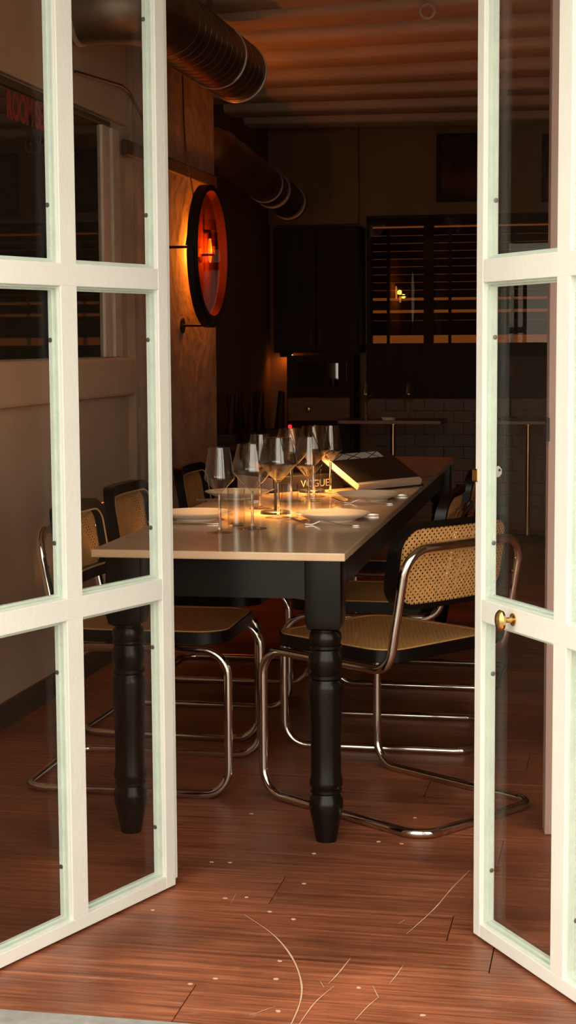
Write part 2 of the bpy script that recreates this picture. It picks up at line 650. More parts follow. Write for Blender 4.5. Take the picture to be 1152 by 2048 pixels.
# walls
DXL, DXR, DZ = -1.315, 0.175, 2.24
wf = struct(box('wall_front', -3.2, DXL, 2.74, FY, -0.12, 4.6, 'facade'), 'cream street wall around the glazed doors and the added windows', 'wall')
box('wall_piece', 1.35, 3.2, 2.74, FY, -0.12, 4.6, 'facade', wf)
box('wall_piece', DXL, 1.35, 2.74, FY, 2.50, 4.6, 'facade', wf)
for nm, xa, xb, za, zb, lab in (('added_window', DXR, 1.35, 0.0, DZ, 'unseen white framed window right of the doors, added for daylight'),
                                ('added_transom', DXL, 1.35, DZ, 2.50, 'unseen white framed transom over the doors, added for daylight')):  # unseen glazing, added so more daylight reaches the room
    w_ = struct(thing(nm, lab, 'window'))
    for (a, b, c, e_) in ((xa, xa + 0.045, za, zb), (xb - 0.045, xb, za, zb), (xa + 0.045, xb - 0.045, za, za + 0.05), (xa + 0.045, xb - 0.045, zb - 0.045, zb)):
        box('frame_bar', a, b, 2.79, 2.85, c, e_, 'white', w_, bevel=0.003)
    box('pane', xa + 0.045, xb - 0.045, 2.818, 2.822, za + 0.05, zb - 0.045, 'pane', w_)
wl = struct(box('wall_left', WX - 0.25, WX, FY, PY1, -0.1, CZ + 0.1, 'plaster'),
            'rough brown plaster wall on the left with a deep ledge under its window', 'wall')
box('pier', WX - 0.02, PX, PY0, PY1, -0.1, CZ + 0.05, 'pier', wl, bevel=0.006)
box('upper_band', WX - 0.02, WX + 0.022, FY, PY0 - 0.03, 2.18, CZ, 'plaster', wl, bevel=0.004)
box('ledge', WX - 0.02, WX + 0.045, FY, PY0 - 0.03, 1.075, 1.232, 'plaster', wl, bevel=0.012)
struct(box('baseboard_left', WX - 0.01, WX + 0.016, FY, PY0, -0.02, 0.085, 'timber', bevel=0.003),
       'low dark skirting board along the left wall', 'skirting')
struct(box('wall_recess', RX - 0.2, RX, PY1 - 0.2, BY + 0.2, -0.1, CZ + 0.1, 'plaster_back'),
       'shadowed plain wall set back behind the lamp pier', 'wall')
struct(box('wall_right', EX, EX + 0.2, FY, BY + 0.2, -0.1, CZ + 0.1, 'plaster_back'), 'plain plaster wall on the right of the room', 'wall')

# back wall round the shuttered window
SX0, SX1, SZ0, SZ1 = -1.70, 0.87, 1.262, 2.135
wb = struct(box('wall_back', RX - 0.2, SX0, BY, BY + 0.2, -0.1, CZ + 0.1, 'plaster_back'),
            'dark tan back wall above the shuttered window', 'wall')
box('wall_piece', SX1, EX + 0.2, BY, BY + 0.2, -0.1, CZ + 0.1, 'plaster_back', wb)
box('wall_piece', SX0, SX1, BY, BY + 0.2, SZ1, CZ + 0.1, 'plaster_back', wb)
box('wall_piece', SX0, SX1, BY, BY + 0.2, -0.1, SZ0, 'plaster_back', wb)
box('soffit', RX, on_y(717, 400, BY - 0.05).x, BY - 0.05, BY, 2.10, CZ, 'plaster_back', wb, bevel=0.005)
box('dark_panel', SX0, EX, BY - 0.03, BY, 0.905, SZ0 - 0.02, 'darkwood', wb)
for r_ in range(10):          # small wall tiles under the panel
    for c_ in range(18):
        xx = -1.70 + c_ * 0.135 + (0.0675 if r_ % 2 else 0)
        zz = 0.82 - r_ * 0.082
        if zz > 0.05:
            box('tile', xx, xx + 0.131, BY - 0.02, BY, zz, zz + 0.078, 'tile', wb)

# ceiling and joists
ce = struct(box('ceiling', RX - 0.2, EX + 0.2, FY, BY + 0.2, CZ, CZ + 0.12, 'ceiling'),
            'low ceiling of rounded painted joists lit from the doorway', 'ceiling')
jo = [(5.0, -9), (5.55, -9), (6.12, -9), (6.70, -8.6)]
for py, sl in ((31, -0.071), (79, -0.057), (120, -0.053), (159, -0.043), (190, -0.029), (220, -0.024), (245, -0.016)):
    a, b = on_z(576, py, 2.70), on_z(950, py + 374 * sl, 2.70)
    ang = math.degrees(math.atan2(b.y - a.y, b.x - a.x))
    jo.append((a.y + math.tan(R(ang)) * (-1.0 - a.x), ang * 0.9))
for k, (yy, ang) in enumerate(jo):
    bm = bm_new()
    out = rrect(-0.17, 0.17, -0.0, 0.17, (0.002, 0.002, 0.06, 0.06), 5)
    n_ = len(out)
    L_, R_ = [], []
    for (a, b) in out:
        L_.append(bm.verts.new((-1.6 if yy > 8 else -1.05, a, b)))
        R_.append(bm.verts.new((2.78, a, b)))
    bm.faces.new(L_)
    bm.faces.new(list(reversed(R_)))
    for i in range(n_):
        j = (i + 1) % n_
        bm.faces.new((L_[i], L_[j], R_[j], R_[i]))
    o = obj('joist', bm, 'ceiling', ce, smooth=True)
    o.location = (-1.0, yy + 0.17, 2.70)
    o.rotation_euler = (0, 0, R(ang))

# ------------------------------------------------------------------ glazed doors
def make_door(name, label, free, d, n, stile0, cols, stile1, edge=None):
    """free: bottom of the free edge; d: along the leaf to the hinge; n: outward normal. local x = along, y = inward, z = up"""
    root = thing(name, label, 'door')
    tag(root, kind='structure')
    mtx = Matrix(((d.x, -n.x, 0, free.x), (d.y, -n.y, 0, free.y), (0, 0, 1, 0), (0, 0, 0, 1)))
    root.matrix_world = mtx
    W = stile1[1]
    z0, ztop = 0.006, 2.168
    T = 0.036
    rails = [(z0, 0.036), (0.695, 0.743), (1.405, 1.453), (2.118, ztop)]
    box('stile', stile0[0], stile0[1], 0, T, z0, ztop, 'white', root, bevel=0.0022)
    box('stile', stile1[0], stile1[1], 0, T, z0, ztop, 'white', root, bevel=0.0022)
    for a, b in rails:
        box('rail', stile0[1] - 0.001, stile1[0] + 0.001, 0.0004, T - 0.0004, a, b, 'white', root, bevel=0.0018)
    for i in range(len(cols) - 1):
        for (a, b), (c, e_) in zip(rails, rails[1:]):
            box('muntin', cols[i][1], cols[i + 1][0], 0.0006, T - 0.0006, b - 0.002, c + 0.002, 'white', root, bevel=0.0018)
    if edge:
        box('meeting_strip', edge[0], edge[1], 0.010, T + 0.004, z0 + 0.010, ztop - 0.01, 'white', root, bevel=0.002)
    for (x0, x1) in cols:
        for (a, b), (c, e_) in zip(rails, rails[1:]):
            pane = box('pane', x0 - 0.004, x1 + 0.004, 0.0285, 0.0325, b - 0.004, c + 0.004, 'pane', root)
            # two stepped glazing beads round the opening
            bm = bm_new()
            for dd, ya, yb in ((0.0045, 0.010, 0.0285), (0.0090, 0.019, 0.0285)):
                o_ = [(x0 - 0.002, b - 0.002), (x1 + 0.002, b - 0.002), (x1 + 0.002, c + 0.002), (x0 - 0.002, c + 0.002)]
                i_ = [(x0 + dd, b + dd), (x1 - dd, b + dd), (x1 - dd, c - dd), (x0 + dd, c - dd)]
                ring_prism(bm, o_, i_, ya, yb)
            for v in bm.verts:
                v.co = Vector((v.co.x, v.co.z, v.co.y))
            bead = obj('glazing_bead', bm, 'bead', root)
            for fz in (0.18, 0.83):
                for xx, sg in ((x0 + 0.009, 1), (x1 - 0.009, -1)):
                    bm = bm_new()
                    lathe(bm, [(0.0052, 0), (0.0050, 0.0012), (0.0018, 0.0016), (0, 0.0010)], 10)
                    o = obj('screw', bm, 'screw', bead)
                    zz = b + (c - b) * fz
                    o.matrix_local = Matrix.Translation((xx, 0.0238, zz)) @ Matrix.Rotation(R(90) * sg, 4, 'Y')
    return root


fL, fL2 = on_z(355, 1768, 0.006), on_z(0, 1938, 0.006)
dL = (fL2 - fL); dL.z = 0; dL.normalize()
nL = Vector((-dL.y, dL.x, 0))
if nL.dot(-fL) < 0:
    nL = -nL
doorL = make_door('door_1', 'white painted glazed door on the left, swung inward, with a rebated edge and no knob',
                  Vector((fL.x, fL.y, 0)), dL, nL, (0.006, 0.044), [(0.044, 0.333), (0.387, 0.676)], (0.676, 0.725), (-0.016, 0.007))
fR, fR2 = on_z(948.5, 1868, 0.006), on_z(1152, 2007, 0.006)
dR = (fR2 - fR); dR.z = 0; dR.normalize()
nR = Vector((-dR.y, dR.x, 0))
if nR.dot(-fR) < 0:
    nR = -nR
doorR = make_door('door_2', 'white painted glazed door on the right with an oval brass knob, swung inward',
                  Vector((fR.x, fR.y, 0)), dR, nR, (-0.006, 0.023), [(0.023, 0.312), (0.361, 0.650)], (0.650, 0.700))
# knob, latch and key on the right leaf
bm = bm_new()
lathe(bm, [(0.013, 0.0), (0.013, 0.002), (0.006, 0.004), (0.0052, 0.016), (0.008, 0.020), (0.0165, 0.025), (0.0185, 0.031), (0.015, 0.036), (0.006, 0.039), (0, 0.0395)], 20)
for v in bm.verts:
    v.co = Vector((v.co.x * 0.92, -v.co.z, v.co.y * (1.2 if v.co.z > 0.017 else 1)))
ko = obj('knob', bm, 'brass', doorR, smooth=True)
ko.location = (0.158, 0, 0.7200)
bm = bm_new()
bbox(bm, -0.017, 0.007, -0.003, 0.022, 0.989, 1.017)
lt = obj('latch', bm, 'brass', doorR, bevel=0.003)
bm = bm_new()
bbox(bm, -0.020, 0.004, 0.0365, 0.044, 0.965, 1.02)
lk = obj('lock_case', bm, 'brass', doorR, bevel=0.003)
bm = bm_new()
prism(bm, [(0.012 * math.cos(R(a)) * 0.95, 0.0125 * math.sin(R(a))) for a in range(22, 382, 45)], -0.001, 0.001)
bbox(bm, -0.014, -0.009, -0.003, 0.003, -0.001, 0.001)
kx = obj('key', bm, 'alu', lk)
kx.matrix_local = Matrix(((0, 0, 1, -0.016), (1, 0, 0, 0.058), (0, 1, 0, 1.008), (0, 0, 0, 1)))
bm = bm_new()
lathe(bm, [(0, -0.0014), (0.0032, -0.0014), (0.0032, 0.0014), (0, 0.0014)], 10, 0.005, 0.003)
obj('key_hole', bm, 'black', kx)

# mauve post standing inside, seen through the right leaf
pp = on_z(1110, 1663, 0)
post = struct(box('post', -0.03, 0.03, -0.03, 0.03, 0, CZ - 0.02, 'mauve', bevel=0.003), 'slim mauve painted post behind the right glazed door', 'post')
post.location = (pp.x, pp.y, 0)
post.rotation_euler = (0, 0, R(8))
box('hinge', -0.036, -0.028, -0.034, -0.004, 1.03, 1.09, 'iron', post)

# ------------------------------------------------------------------ dark window in the left wall
wn = thing('window_1', 'dark mirror-like window in the left wall with chipped white side boards', 'window')
tag(wn, kind='structure')
WZ0, WZ1, WY1 = 1.236, 2.146, 6.36
box('pane', WX - 0.004, WX + 0.006, 4.0, WY1, WZ0, WZ1, 'darkglass', wn)
for a, b in ((6.345, 6.437), (6.478, 6.572)):
    box('side_board', WX - 0.002, WX + 0.018, a, b, WZ0 - 0.002, WZ1 + 0.004, 'offwhite', wn, bevel=0.003)
box('gap_strip', WX - 0.002, WX + 0.004, 6.437, 6.478, WZ0, WZ1, 'black', wn)
box('top_board', WX - 0.002, WX + 0.028, 4.0, 6.42, WZ1, WZ1 + 0.018, 'timber', wn, bevel=0.003)
rs = text_mesh('red_letters', 'ROOM SERVICE', 0.128, 'redtext', wn, 0.0006, 0.66, 0.0, 0.005)
ty = on_x(14, 225, WX + 0.008)
rs.matrix_world = Matrix.Translation((WX + 0.0068, ty.y, ty.z - 0.012)) @ Matrix.Rotation(R(90), 4, 'Z') @ Matrix.Rotation(R(90), 4, 'X')
sc_ = text_mesh('script_letters', 'Golden', 0.12, 'ghosttext', wn, 0.0004, 0.9, 0.35)
sy = on_x(48, 292, WX + 0.008)
sc_.matrix_world = Matrix.Translation((WX + 0.0066, sy.y, sy.z - 0.02)) @ Matrix.Rotation(R(90), 4, 'Z') @ Matrix.Rotation(R(90), 4, 'X')

# timber batten and cables on the pier
bt = tag(box('timber_batten', PX - 0.012, PX + 0.014, PY0 - 0.12, PY1 - 0.005, 2.055, 2.115, 'timber', bevel=0.005),
         'dark old timber batten running across the plaster pier above the round lamp', 'batten')


def cable(name, pts, r, label, x=PX + 0.006):
    P = [on_x(a, b, x) for a, b in pts]
    bm = bm_new()
    tube(bm, fillet(P, 0.05, n=4), r, 6)
    return tag(obj(name, bm, 'cable', smooth=True), label, 'cable')


cable('wall_cable', [(150, 143), (200, 158), (243, 171), (257, 183), (280, 225), (300, 268), (330, 330)], 0.006,
      'thick brown cable sagging across the plaster above the dark window', PX + 0.012)
cable('wall_cable', [(365, 150), (367, 230), (371, 300), (379, 345), (388, 395), (380, 440), (372, 490)], 0.0035,
      'thin wire hanging down the pier to the round amber lamp', PX + 0.022)

hkp = on_x(281, 79, PX)
wh = thing('wall_hook', 'small white peg fixed to the plaster beneath the spiral duct', 'hook', (PX, hkp.y, hkp.z))
bm = bm_new()
tube(bm, [(0, 0, 0), (0.05, -0.02, 0.0)], 0.005, 8)
obj('peg', bm, 'white', wh, smooth=True)
bm = bm_new()
lathe(bm, [(0, -0.012), (0.010, -0.008), (0.012, 0), (0.010, 0.008), (0, 0.012)], 12, 0.052, -0.021, 0)
obj('tip', bm, 'white', wh, smooth=True)

# ------------------------------------------------------------------ round amber wall lamp
DX = PX + 0.125
dc = on_x(417, 507, DX)
RAD = 0.300
lamp = thing('wall_lamp', 'round amber glass wall lamp in a black iron hoop on a swivel yoke', 'lamp', (PX, dc.y, dc.z))


def ring_yz(bm, r_out, r_in, xa, xb, a0=0, a1=360, n=48):
    full = abs(a1 - a0) >= 360
    cnt = n if full else n + 1
    P = []
    for i in range(cnt):
        a = R(a0 + (a1 - a0) * i / n)
        P.append([bm.verts.new((x, r * math.cos(a), r * math.sin(a))) for x, r in ((xa, r_out), (xb, r_out), (xb, r_in), (xa, r_in))])
    for i in range(n):
        A, B = P[i], P[(i + 1) % cnt]
        for k in range(4):
            bm.faces.new((A[k], A[(k + 1) % 4], B[(k + 1) % 4], B[k]))
    if not full:
        bm.faces.new(P[0])
        bm.faces.new(list(reversed(P[-1])))
    return bm


DO = DX - PX
obj('hoop', ring_yz(bm_new(), RAD + 0.012, RAD - 0.014, DO - 0.022, DO + 0.022), 'iron', lamp, smooth=True)
bm = bm_new()
for s, xx in ((1, 0.004), (-1, -0.004)):
    cv = bm.verts.new((DO + xx, 0, 0))
    rg = [bm.verts.new((DO + xx, (RAD - 0.012) * math.cos(2 * math.pi * i / 48), (RAD - 0.012) * math.sin(2 * math.pi * i / 48))) for i in range(48)]
    for i in range(48):
        bm.faces.new((cv, rg[i], rg[(i + 1) % 48]))
obj('glass_disc', bm, 'amber', lamp)
obj('yoke', ring_yz(bm_new(), RAD + 0.040, RAD + 0.016, DO - 0.016, DO + 0.016, 180, 360), 'iron', lamp, smooth=True)
for sg in (-1, 1):
    bm = bm_new()
    tube(bm, [(DO, sg * (RAD + 0.042), 0.01), (DO, sg * (RAD - 0.004), 0.01)], 0.013, 12)
    pv = obj('pivot', bm, 'iron', lamp, smooth=True)
    if dc.y + sg * (RAD + 0.03) < PY1 - 0.03:
        bm = bm_new()
        tube(bm, [(0.0, sg * (RAD + 0.03), 0.012), (DO, sg * (RAD + 0.03), 0.012)], 0.006, 8)
        obj('arm', bm, 'iron', lamp, smooth=True)
        bm = bm_new()
        tube(bm, [(0.0, sg * (RAD + 0.03), 0.012), (0.006, sg * (RAD + 0.03), 0.012)], 0.035, 20)
        obj('rosette', bm, 'iron', lamp)
bm = bm_new()
tube(bm, [(0.0, -0.02, -RAD - 0.03), (DO, -0.02, -RAD - 0.03)], 0.006, 8)
obj('arm', bm, 'iron', lamp, smooth=True)
bm = bm_new()
tube(bm, [(0.0, -0.02, -RAD - 0.03), (0.007, -0.02, -RAD - 0.03)], 0.036, 20)
obj('rosette', bm, 'iron', lamp)
bm = bm_new()
lathe(bm, [(0, -0.062), (0.006, -0.055), (0.010, -0.025), (0.009, 0.02), (0.005, 0.05), (0.006, 0.062), (0, 0.062)], 16)
bu = obj('bulb', bm, 'bulb', lamp, smooth=True)
bo = on_x(420, 500, PX + 0.03) - Vector((PX, dc.y, dc.z))
bu.location = (0.03, bo.y, bo.z)
bm = bm_new()
tube(bm, [(0, bo.y, bo.z + 0.09), (0.03, bo.y, bo.z + 0.09), (0.03, bo.y, bo.z + 0.055)], 0.010, 8)
obj('lamp_holder', bm, 'iron', lamp, smooth=True)
ld = bpy.data.lights.new('wall_lamp_light', 'POINT')
ld.energy = 7.5
ld.color = (1.0, 0.25, 0.022)
ld.shadow_soft_size = 0.02
lo = bpy.data.objects.new('wall_lamp_light', ld)
col.objects.link(lo)
lo.parent = lamp
lo.location = (0.06, bo.y, bo.z)
b2o = on_x(391, 505, PX + 0.03) - Vector((PX, dc.y, dc.z))      # added second bulb, out of sight behind the hoop, to strengthen the wall glow
added_bulb = bu.copy()
col.objects.link(added_bulb)
added_bulb.parent = lamp
added_bulb.location = (0.03, b2o.y, b2o.z)
bm = bm_new()
tube(bm, [(0, b2o.y, b2o.z + 0.09), (0.03, b2o.y, b2o.z + 0.09), (0.03, b2o.y, b2o.z + 0.055)], 0.010, 8)
obj('lamp_holder', bm, 'iron', lamp, smooth=True)  # holder for the added bulb
added_bulb_light = bpy.data.objects.new('wall_lamp_light', ld)  # extra light of the added bulb, spreads the orange glow leftwards
col.objects.link(added_bulb_light)
added_bulb_light.parent = lamp
added_bulb_light.location = (0.06, b2o.y, b2o.z)

# ------------------------------------------------------------------ ducts
duct = thing('spiral_duct', 'large dark spiral steel duct elbowing out of the left wall under the ceiling', 'duct')
DR = 0.132
xd = WX + 0.34
e1 = on_x(474, 143, xd)
zd = e1.z
yE = on_x(225, 30, WX + 0.2).y - 0.10
path = fillet([(WX - 0.02, yE, zd + 0.0), (xd, yE, zd), (xd, e1.y, zd)], [0, 0.2, 0], n=8)
bm = bm_new()
tube(bm, path, DR, 36, caps=False)
tube(bm, path, DR - 0.004, 36, caps=False)
obj('sheet_tube', bm, 'steel', duct, smooth=True)
ymax = e1.y
yy = yE + 0.30
while yy < ymax - 0.02:
    bm = bm_new()
    N = 40
    P = [(xd + (DR + 0.0005) * math.cos(2 * math.pi * i / N), yy + 0.022 * math.cos(2 * math.pi * i / N), zd + (DR + 0.0005) * math.sin(2 * math.pi * i / N)) for i in range(N)]
    tube(bm, P, 0.0018, 5, closed=True)
    obj('spiral_seam', bm, 'steel' if (yy - yE) < 0.1 else 'steel', duct, smooth=True)
    yy += 0.088
for yy in (ymax, ymax - 0.40):
    bm = bm_new()
    P = [(xd + (DR + 0.001) * math.cos(2 * math.pi * i / 40), yy, zd + (DR + 0.001) * math.sin(2 * math.pi * i / 40)) for i in range(40)]
    tube(bm, P, 0.0045, 6, closed=True)
    obj('end_ring', bm, 'seam', duct, smooth=True)
bm = bm_new()
for xa in (0.0, 0.03, 0.10):
    tube(bm, [(WX + xa, yE, zd), (WX + xa + 0.016, yE, zd)], DR + 0.008, 32)
obj('collar', bm, 'seam', duct, smooth=True)
for yy in (yE + 0.45, ymax - 0.5):
    box('hanger_strap', xd - 0.012, xd + 0.012, yy, yy + 0.003, zd + DR - 0.003, CZ, 'steel', duct)

d2 = thing('flexible_duct', 'smaller dark ribbed duct further back beside the tan wall', 'duct')
a2, b2 = on_y(440, 300, 8.6), on_y(578, 405, 10.3)
ax = (b2 - a2)
bm = bm_new()
N = 60
pts = [a2 + ax * (i / N) for i in range(N + 1)]
el = fillet([(RX + 0.004, a2.y - 0.12, a2.z + 0.01), a2 + Vector((0, -0.12, 0.01)), a2 + ax * 0.12], [0, 0.11, 0], n=8)
pts = [Vector(q) for q in el] + pts[8:]
N = len(pts) - 1
tube(bm, pts, [0.100 + (0.006 if i % 3 == 0 else 0) for i in range(N + 1)], 28)
obj('ribbed_tube', bm, 'steel', d2, smooth=True)
for t_ in (0.62, 0.74, 1.0):
    bm = bm_new()
    c_ = a2 + ax * t_
    tube(bm, [c_ - ax.normalized() * 0.02, c_ + ax.normalized() * 0.02], 0.112, 28)
    obj('clamp_band', bm, 'steel', d2, smooth=True)

hk = on_z(855, 26, 2.66)
bm = bm_new()
tube(bm, [(0.030 * math.cos(2 * math.pi * i / 24), 0, 0.030 * math.sin(2 * math.pi * i / 24)) for i in range(24)], 0.007, 8, closed=True)
ring = tag(obj('ceiling_ring', bm, 'ceiling', smooth=True), 'painted iron ring screwed into the ceiling joist', 'ring')
ring.location = (hk.x, hk.y, 2.668)

# ------------------------------------------------------------------ dining table
TZ = 0.76
tc = on_z(690, 1107, TZ)
TW, TL, TR = 0.66, 3.56, R(1.0)
table = thing('dining_table', 'long black table with turned legs and a pale beige stone top', 'table', (tc.x, tc.y, 0), TR)
box('tabletop', -TW, 0, 0, TL, TZ - 0.021, TZ, 'stone', table, bevel=0.0035)
AI = 0.042
for (xa, xb, ya, yb) in ((-TW + AI, -AI, AI, AI + 0.025), (-TW + AI, -AI, TL - AI - 0.025, TL - AI),
                         (-TW + AI, -TW + AI + 0.025, AI, TL - AI), (-AI - 0.025, -AI, AI, TL - AI)):
    box('apron', xa, xb, ya, yb, 0.637, TZ - 0.021, 'blackwood', table)
prof = [(0, 0), (0.0265, 0.0), (0.029, 0.012), (0.036, 0.05), (0.043, 0.082), (0.0445, 0.098), (0.043, 0.112), (0.037, 0.122), (0.0365, 0.127),
        (0.041, 0.131), (0.041, 0.137), (0.038, 0.139), (0.0435, 0.150), (0.0435, 0.158), (0.0395, 0.178), (0.039, 0.24), (0.0405, 0.32), (0.0435, 0.385),
        (0.0445, 0.405), (0.043, 0.416), (0.038, 0.421), (0.0375, 0.425), (0.0435, 0.430), (0.0435, 0.438), (0.0375, 0.442), (0.041, 0.455),
        (0.0440, 0.472), (0.0435, 0.485), (0.038, 0.498), (0.0375, 0.503), (0.042, 0.508), (0.042, 0.514), (0.038, 0.517), (0.0425, 0.530),
        (0.0405, 0.544), (0.034, 0.552), (0.034, 0.60)]
leg_me = None
for lx, ly in ((-0.062, 0.075), (-TW + 0.075, 0.075), (-0.062, TL - 0.075), (-TW + 0.075, TL - 0.075)):
    if leg_me is None:
        bm = bm_new()
        lathe(bm, prof, 32)
        bh = 0.0465
        out = rrect(-bh, bh, -bh, bh, 0.004, 2)
        lo_ = [(0.74, out), (0.585, out), (0.562, [(x * 0.9, y_ * 0.9) for x, y_ in out]), (0.556, [(x * 0.7, y_ * 0.7) for x, y_ in out])]
        prev = None
        for z_, oo in lo_:
            cur = [bm.verts.new((x, y_, z_ - 0.001)) for x, y_ in oo]
            if prev:
                for i in range(len(cur)):
                    j = (i + 1) % len(cur)
                    bm.faces.new((prev[i], prev[j], cur[j], cur[i]))
            prev = cur
        bm.faces.new(prev)
        lg = obj('leg', bm, 'blackwood', table, smooth=True)
        leg_me = lg.data
    else:
        lg = bpy.data.objects.new('leg', leg_me)
        col.objects.link(lg)
        lg.parent = table
    lg.location = (lx, ly, 0)

# ------------------------------------------------------------------ cantilever chairs
def cane_sheet(bm, inside, x0, x1, y0, y1, p=0.0113, hr=0.0026):
    """woven sheet: a diagonal lattice of cells, each with an eight-sided hole"""
    s = p / math.sqrt(2)
    cache = {}

    def vert(x, y):
        k = (round(x * 1e5), round(y * 1e5))
        if k not in cache:
            cache[k] = bm.verts.new((x, y, 0))
        return cache[k]
    nx, ny = int((x1 - x0) / s) + 2, int((y1 - y0) / s) + 2
    for i in range(nx):
        for j in range(ny):
            if (i + j) % 2:
                continue
            cx, cy = x0 + i * s, y0 + j * s
            if not inside(cx, cy):
                continue
            cs = [vert(cx + s, cy), vert(cx, cy + s), vert(cx - s, cy), vert(cx, cy - s)]
            oc = [bm.verts.new((cx + hr * math.cos(R(22.5 + 45 * k)), cy + hr * math.sin(R(22.5 + 45 * k)), 0)) for k in range(8)]
            for q in range(4):
                a, b = cs[q], cs[(q + 1) % 4]
                o1, o2 = oc[(2 * q) % 8], oc[(2 * q + 1) % 8]
                o0 = oc[(2 * q - 1) % 8]
                bm.faces.new((a, b, o2, o1))
                bm.faces.new((a, o1, o0))


def in_rr(x, y, x0, x1, y0, y1, r, m_=0.0):
    x0, x1, y0, y1 = x0 + m_, x1 - m_, y0 + m_, y1 - m_
    if not (x0 < x < x1 and y0 < y < y1):
        return False
    r = max(r - m_, 0.001)
    dx, dy = max(x0 + r - x, 0, x - (x1 - r)), max(y0 + r - y, 0, y - (y1 - r))
    return dx * dx + dy * dy <= r * r


W2 = 0.234
FRONT, REAR = 0.300, -0.305
LEAN = R(10)


def back_map(x, h, t):
    """panel coordinates (across, up, thickness) to the chair: leaning and bowed forward at the ends"""
    bow = 0.55 * x * x
    c = Vector((x, -0.2235 + bow + t, 0.757))
    c.y += -(h - 0.757) * math.tan(LEAN) * 0.9
    c.z = h
    return c


def make_chair():
    root = thing('cantilever_chair', 'x', 'chair', group='chrome cantilever chairs with cane seats around the long table')
    ytop = -0.2515
    pts = []
    for s in (1, -1):
        side = [(s * W2, ytop, 0.752), (s * W2, -0.188, 0.428), (s * W2, FRONT, 0.428), (s * W2, FRONT, 0.0126), (s * W2, REAR, 0.0126)]
        pts += side if s == 1 else side[::-1]
    rad = [0.075, 0.065, 0.075, 0.075, 0.065, 0.065, 0.075, 0.075, 0.065, 0.075]
    bm = bm_new()
    tube(bm, fillet(pts, rad, closed=True, n=9), 0.0125, 14, closed=True)
    obj('frame', bm, 'chrome', root, smooth=True)
    # seat
    sx, sy0, sy1, sr = 0.226, -0.175, 0.292, 0.085
    bm = bm_new()
    ring_prism(bm, rrect(-sx, sx, sy0, sy1, sr), rrect(-sx + 0.045, sx - 0.045, sy0 + 0.045, sy1 - 0.045, sr - 0.04), 0.4415, 0.475)
    sf = obj('seat_frame', bm, 'black', root, smooth=True)
    bm = bm_new()
    ring_prism(bm, rrect(-sx + 0.006, sx - 0.006, sy0 + 0.006, sy1 - 0.006, sr - 0.006), rrect(-sx + 0.022, sx - 0.022, sy0 + 0.022, sy1 - 0.022, sr - 0.022), 0.4745, 0.478)
    obj('seat_piping', bm, 'cane', sf, smooth=True)
    bm = bm_new()
    cane_sheet(bm, lambda x, y_: in_rr(x, y_, -sx, sx, sy0, sy1, sr, 0.014), -sx, sx, sy0, sy1, hr=0.0019)
    for v in bm.verts:
        q = max(0, 1 - (v.co.x / sx) ** 2) * max(0, 1 - ((v.co.y - 0.058) / 0.234) ** 2)
        v.co.z = 0.4768 - 0.0012 * q
    obj('seat_cane', bm, 'cane', root)
    # backrest
    bx, bz0, bz1, br = 0.226, 0.584, 0.816, 0.075
    bm = bm_new()
    n_ = 9
    ro = rrect(-bx, bx, bz0, bz1, br, n_)
    fr_w = 0.033
    ri = rrect(-bx + fr_w, bx - fr_w, bz0 + fr_w, bz1 - fr_w, br - fr_w, n_)

    def dense(o):
        q = []
        for i in range(len(o)):
            a, b = o[i], o[(i + 1) % len(o)]
            k = 12 if i % (n_ + 1) == n_ else 1
            for t in range(k):
                q.append((a[0] + (b[0] - a[0]) * t / k, a[1] + (b[1] - a[1]) * t / k))
        return q
    ring_prism(bm, dense(ro), dense(ri), -0.008, 0.018)
    rk = rrect(-bx + 0.014, bx - 0.014, bz0 + 0.014, bz1 - 0.014, br - 0.014, n_)
    ring_prism(bm, dense(ro), dense(rk), -0.016, -0.0078)
    for v in bm.verts:
        v.co = back_map(v.co.x, v.co.y, v.co.z)
    bf = obj('back_frame', bm, 'black', root, smooth=True)
    bm = bm_new()
    g0, g1 = 0.0300, 0.0345
    ring_prism(bm, dense(rrect(-bx + g0, bx - g0, bz0 + g0, bz1 - g0, br - g0, n_)), dense(rrect(-bx + g1, bx - g1, bz0 + g1, bz1 - g1, br - g1, n_)), 0.0165, 0.0192)
    for v in bm.verts:
        v.co = back_map(v.co.x, v.co.y, v.co.z)
    obj('back_piping', bm, 'spline', bf, smooth=True)
    # one woven sheet held between the front hoop and the thin rear lip
    bm = bm_new()
    cane_sheet(bm, lambda x, h: in_rr(x, h, -bx, bx, bz0, bz1, br, 0.006), -bx, bx, bz0, bz1)
    for v in bm.verts:
        v.co = back_map(v.co.x, v.co.y, -0.0095)
    obj('back_cane', bm, 'cane', root)
    for s in (-1, 1):
        for zz in (0.652, 0.688):
            yb = -0.188 - 0.0635 * (zz - 0.428) / 0.324
            bm = bm_new()
            tube(bm, [(s * (W2 - 0.008), yb + 0.002, zz), (s * (W2 - 0.017), yb + 0.006, zz)], 0.0055, 8)
            obj('bolt', bm, 'brass', root, smooth=True)
    return root


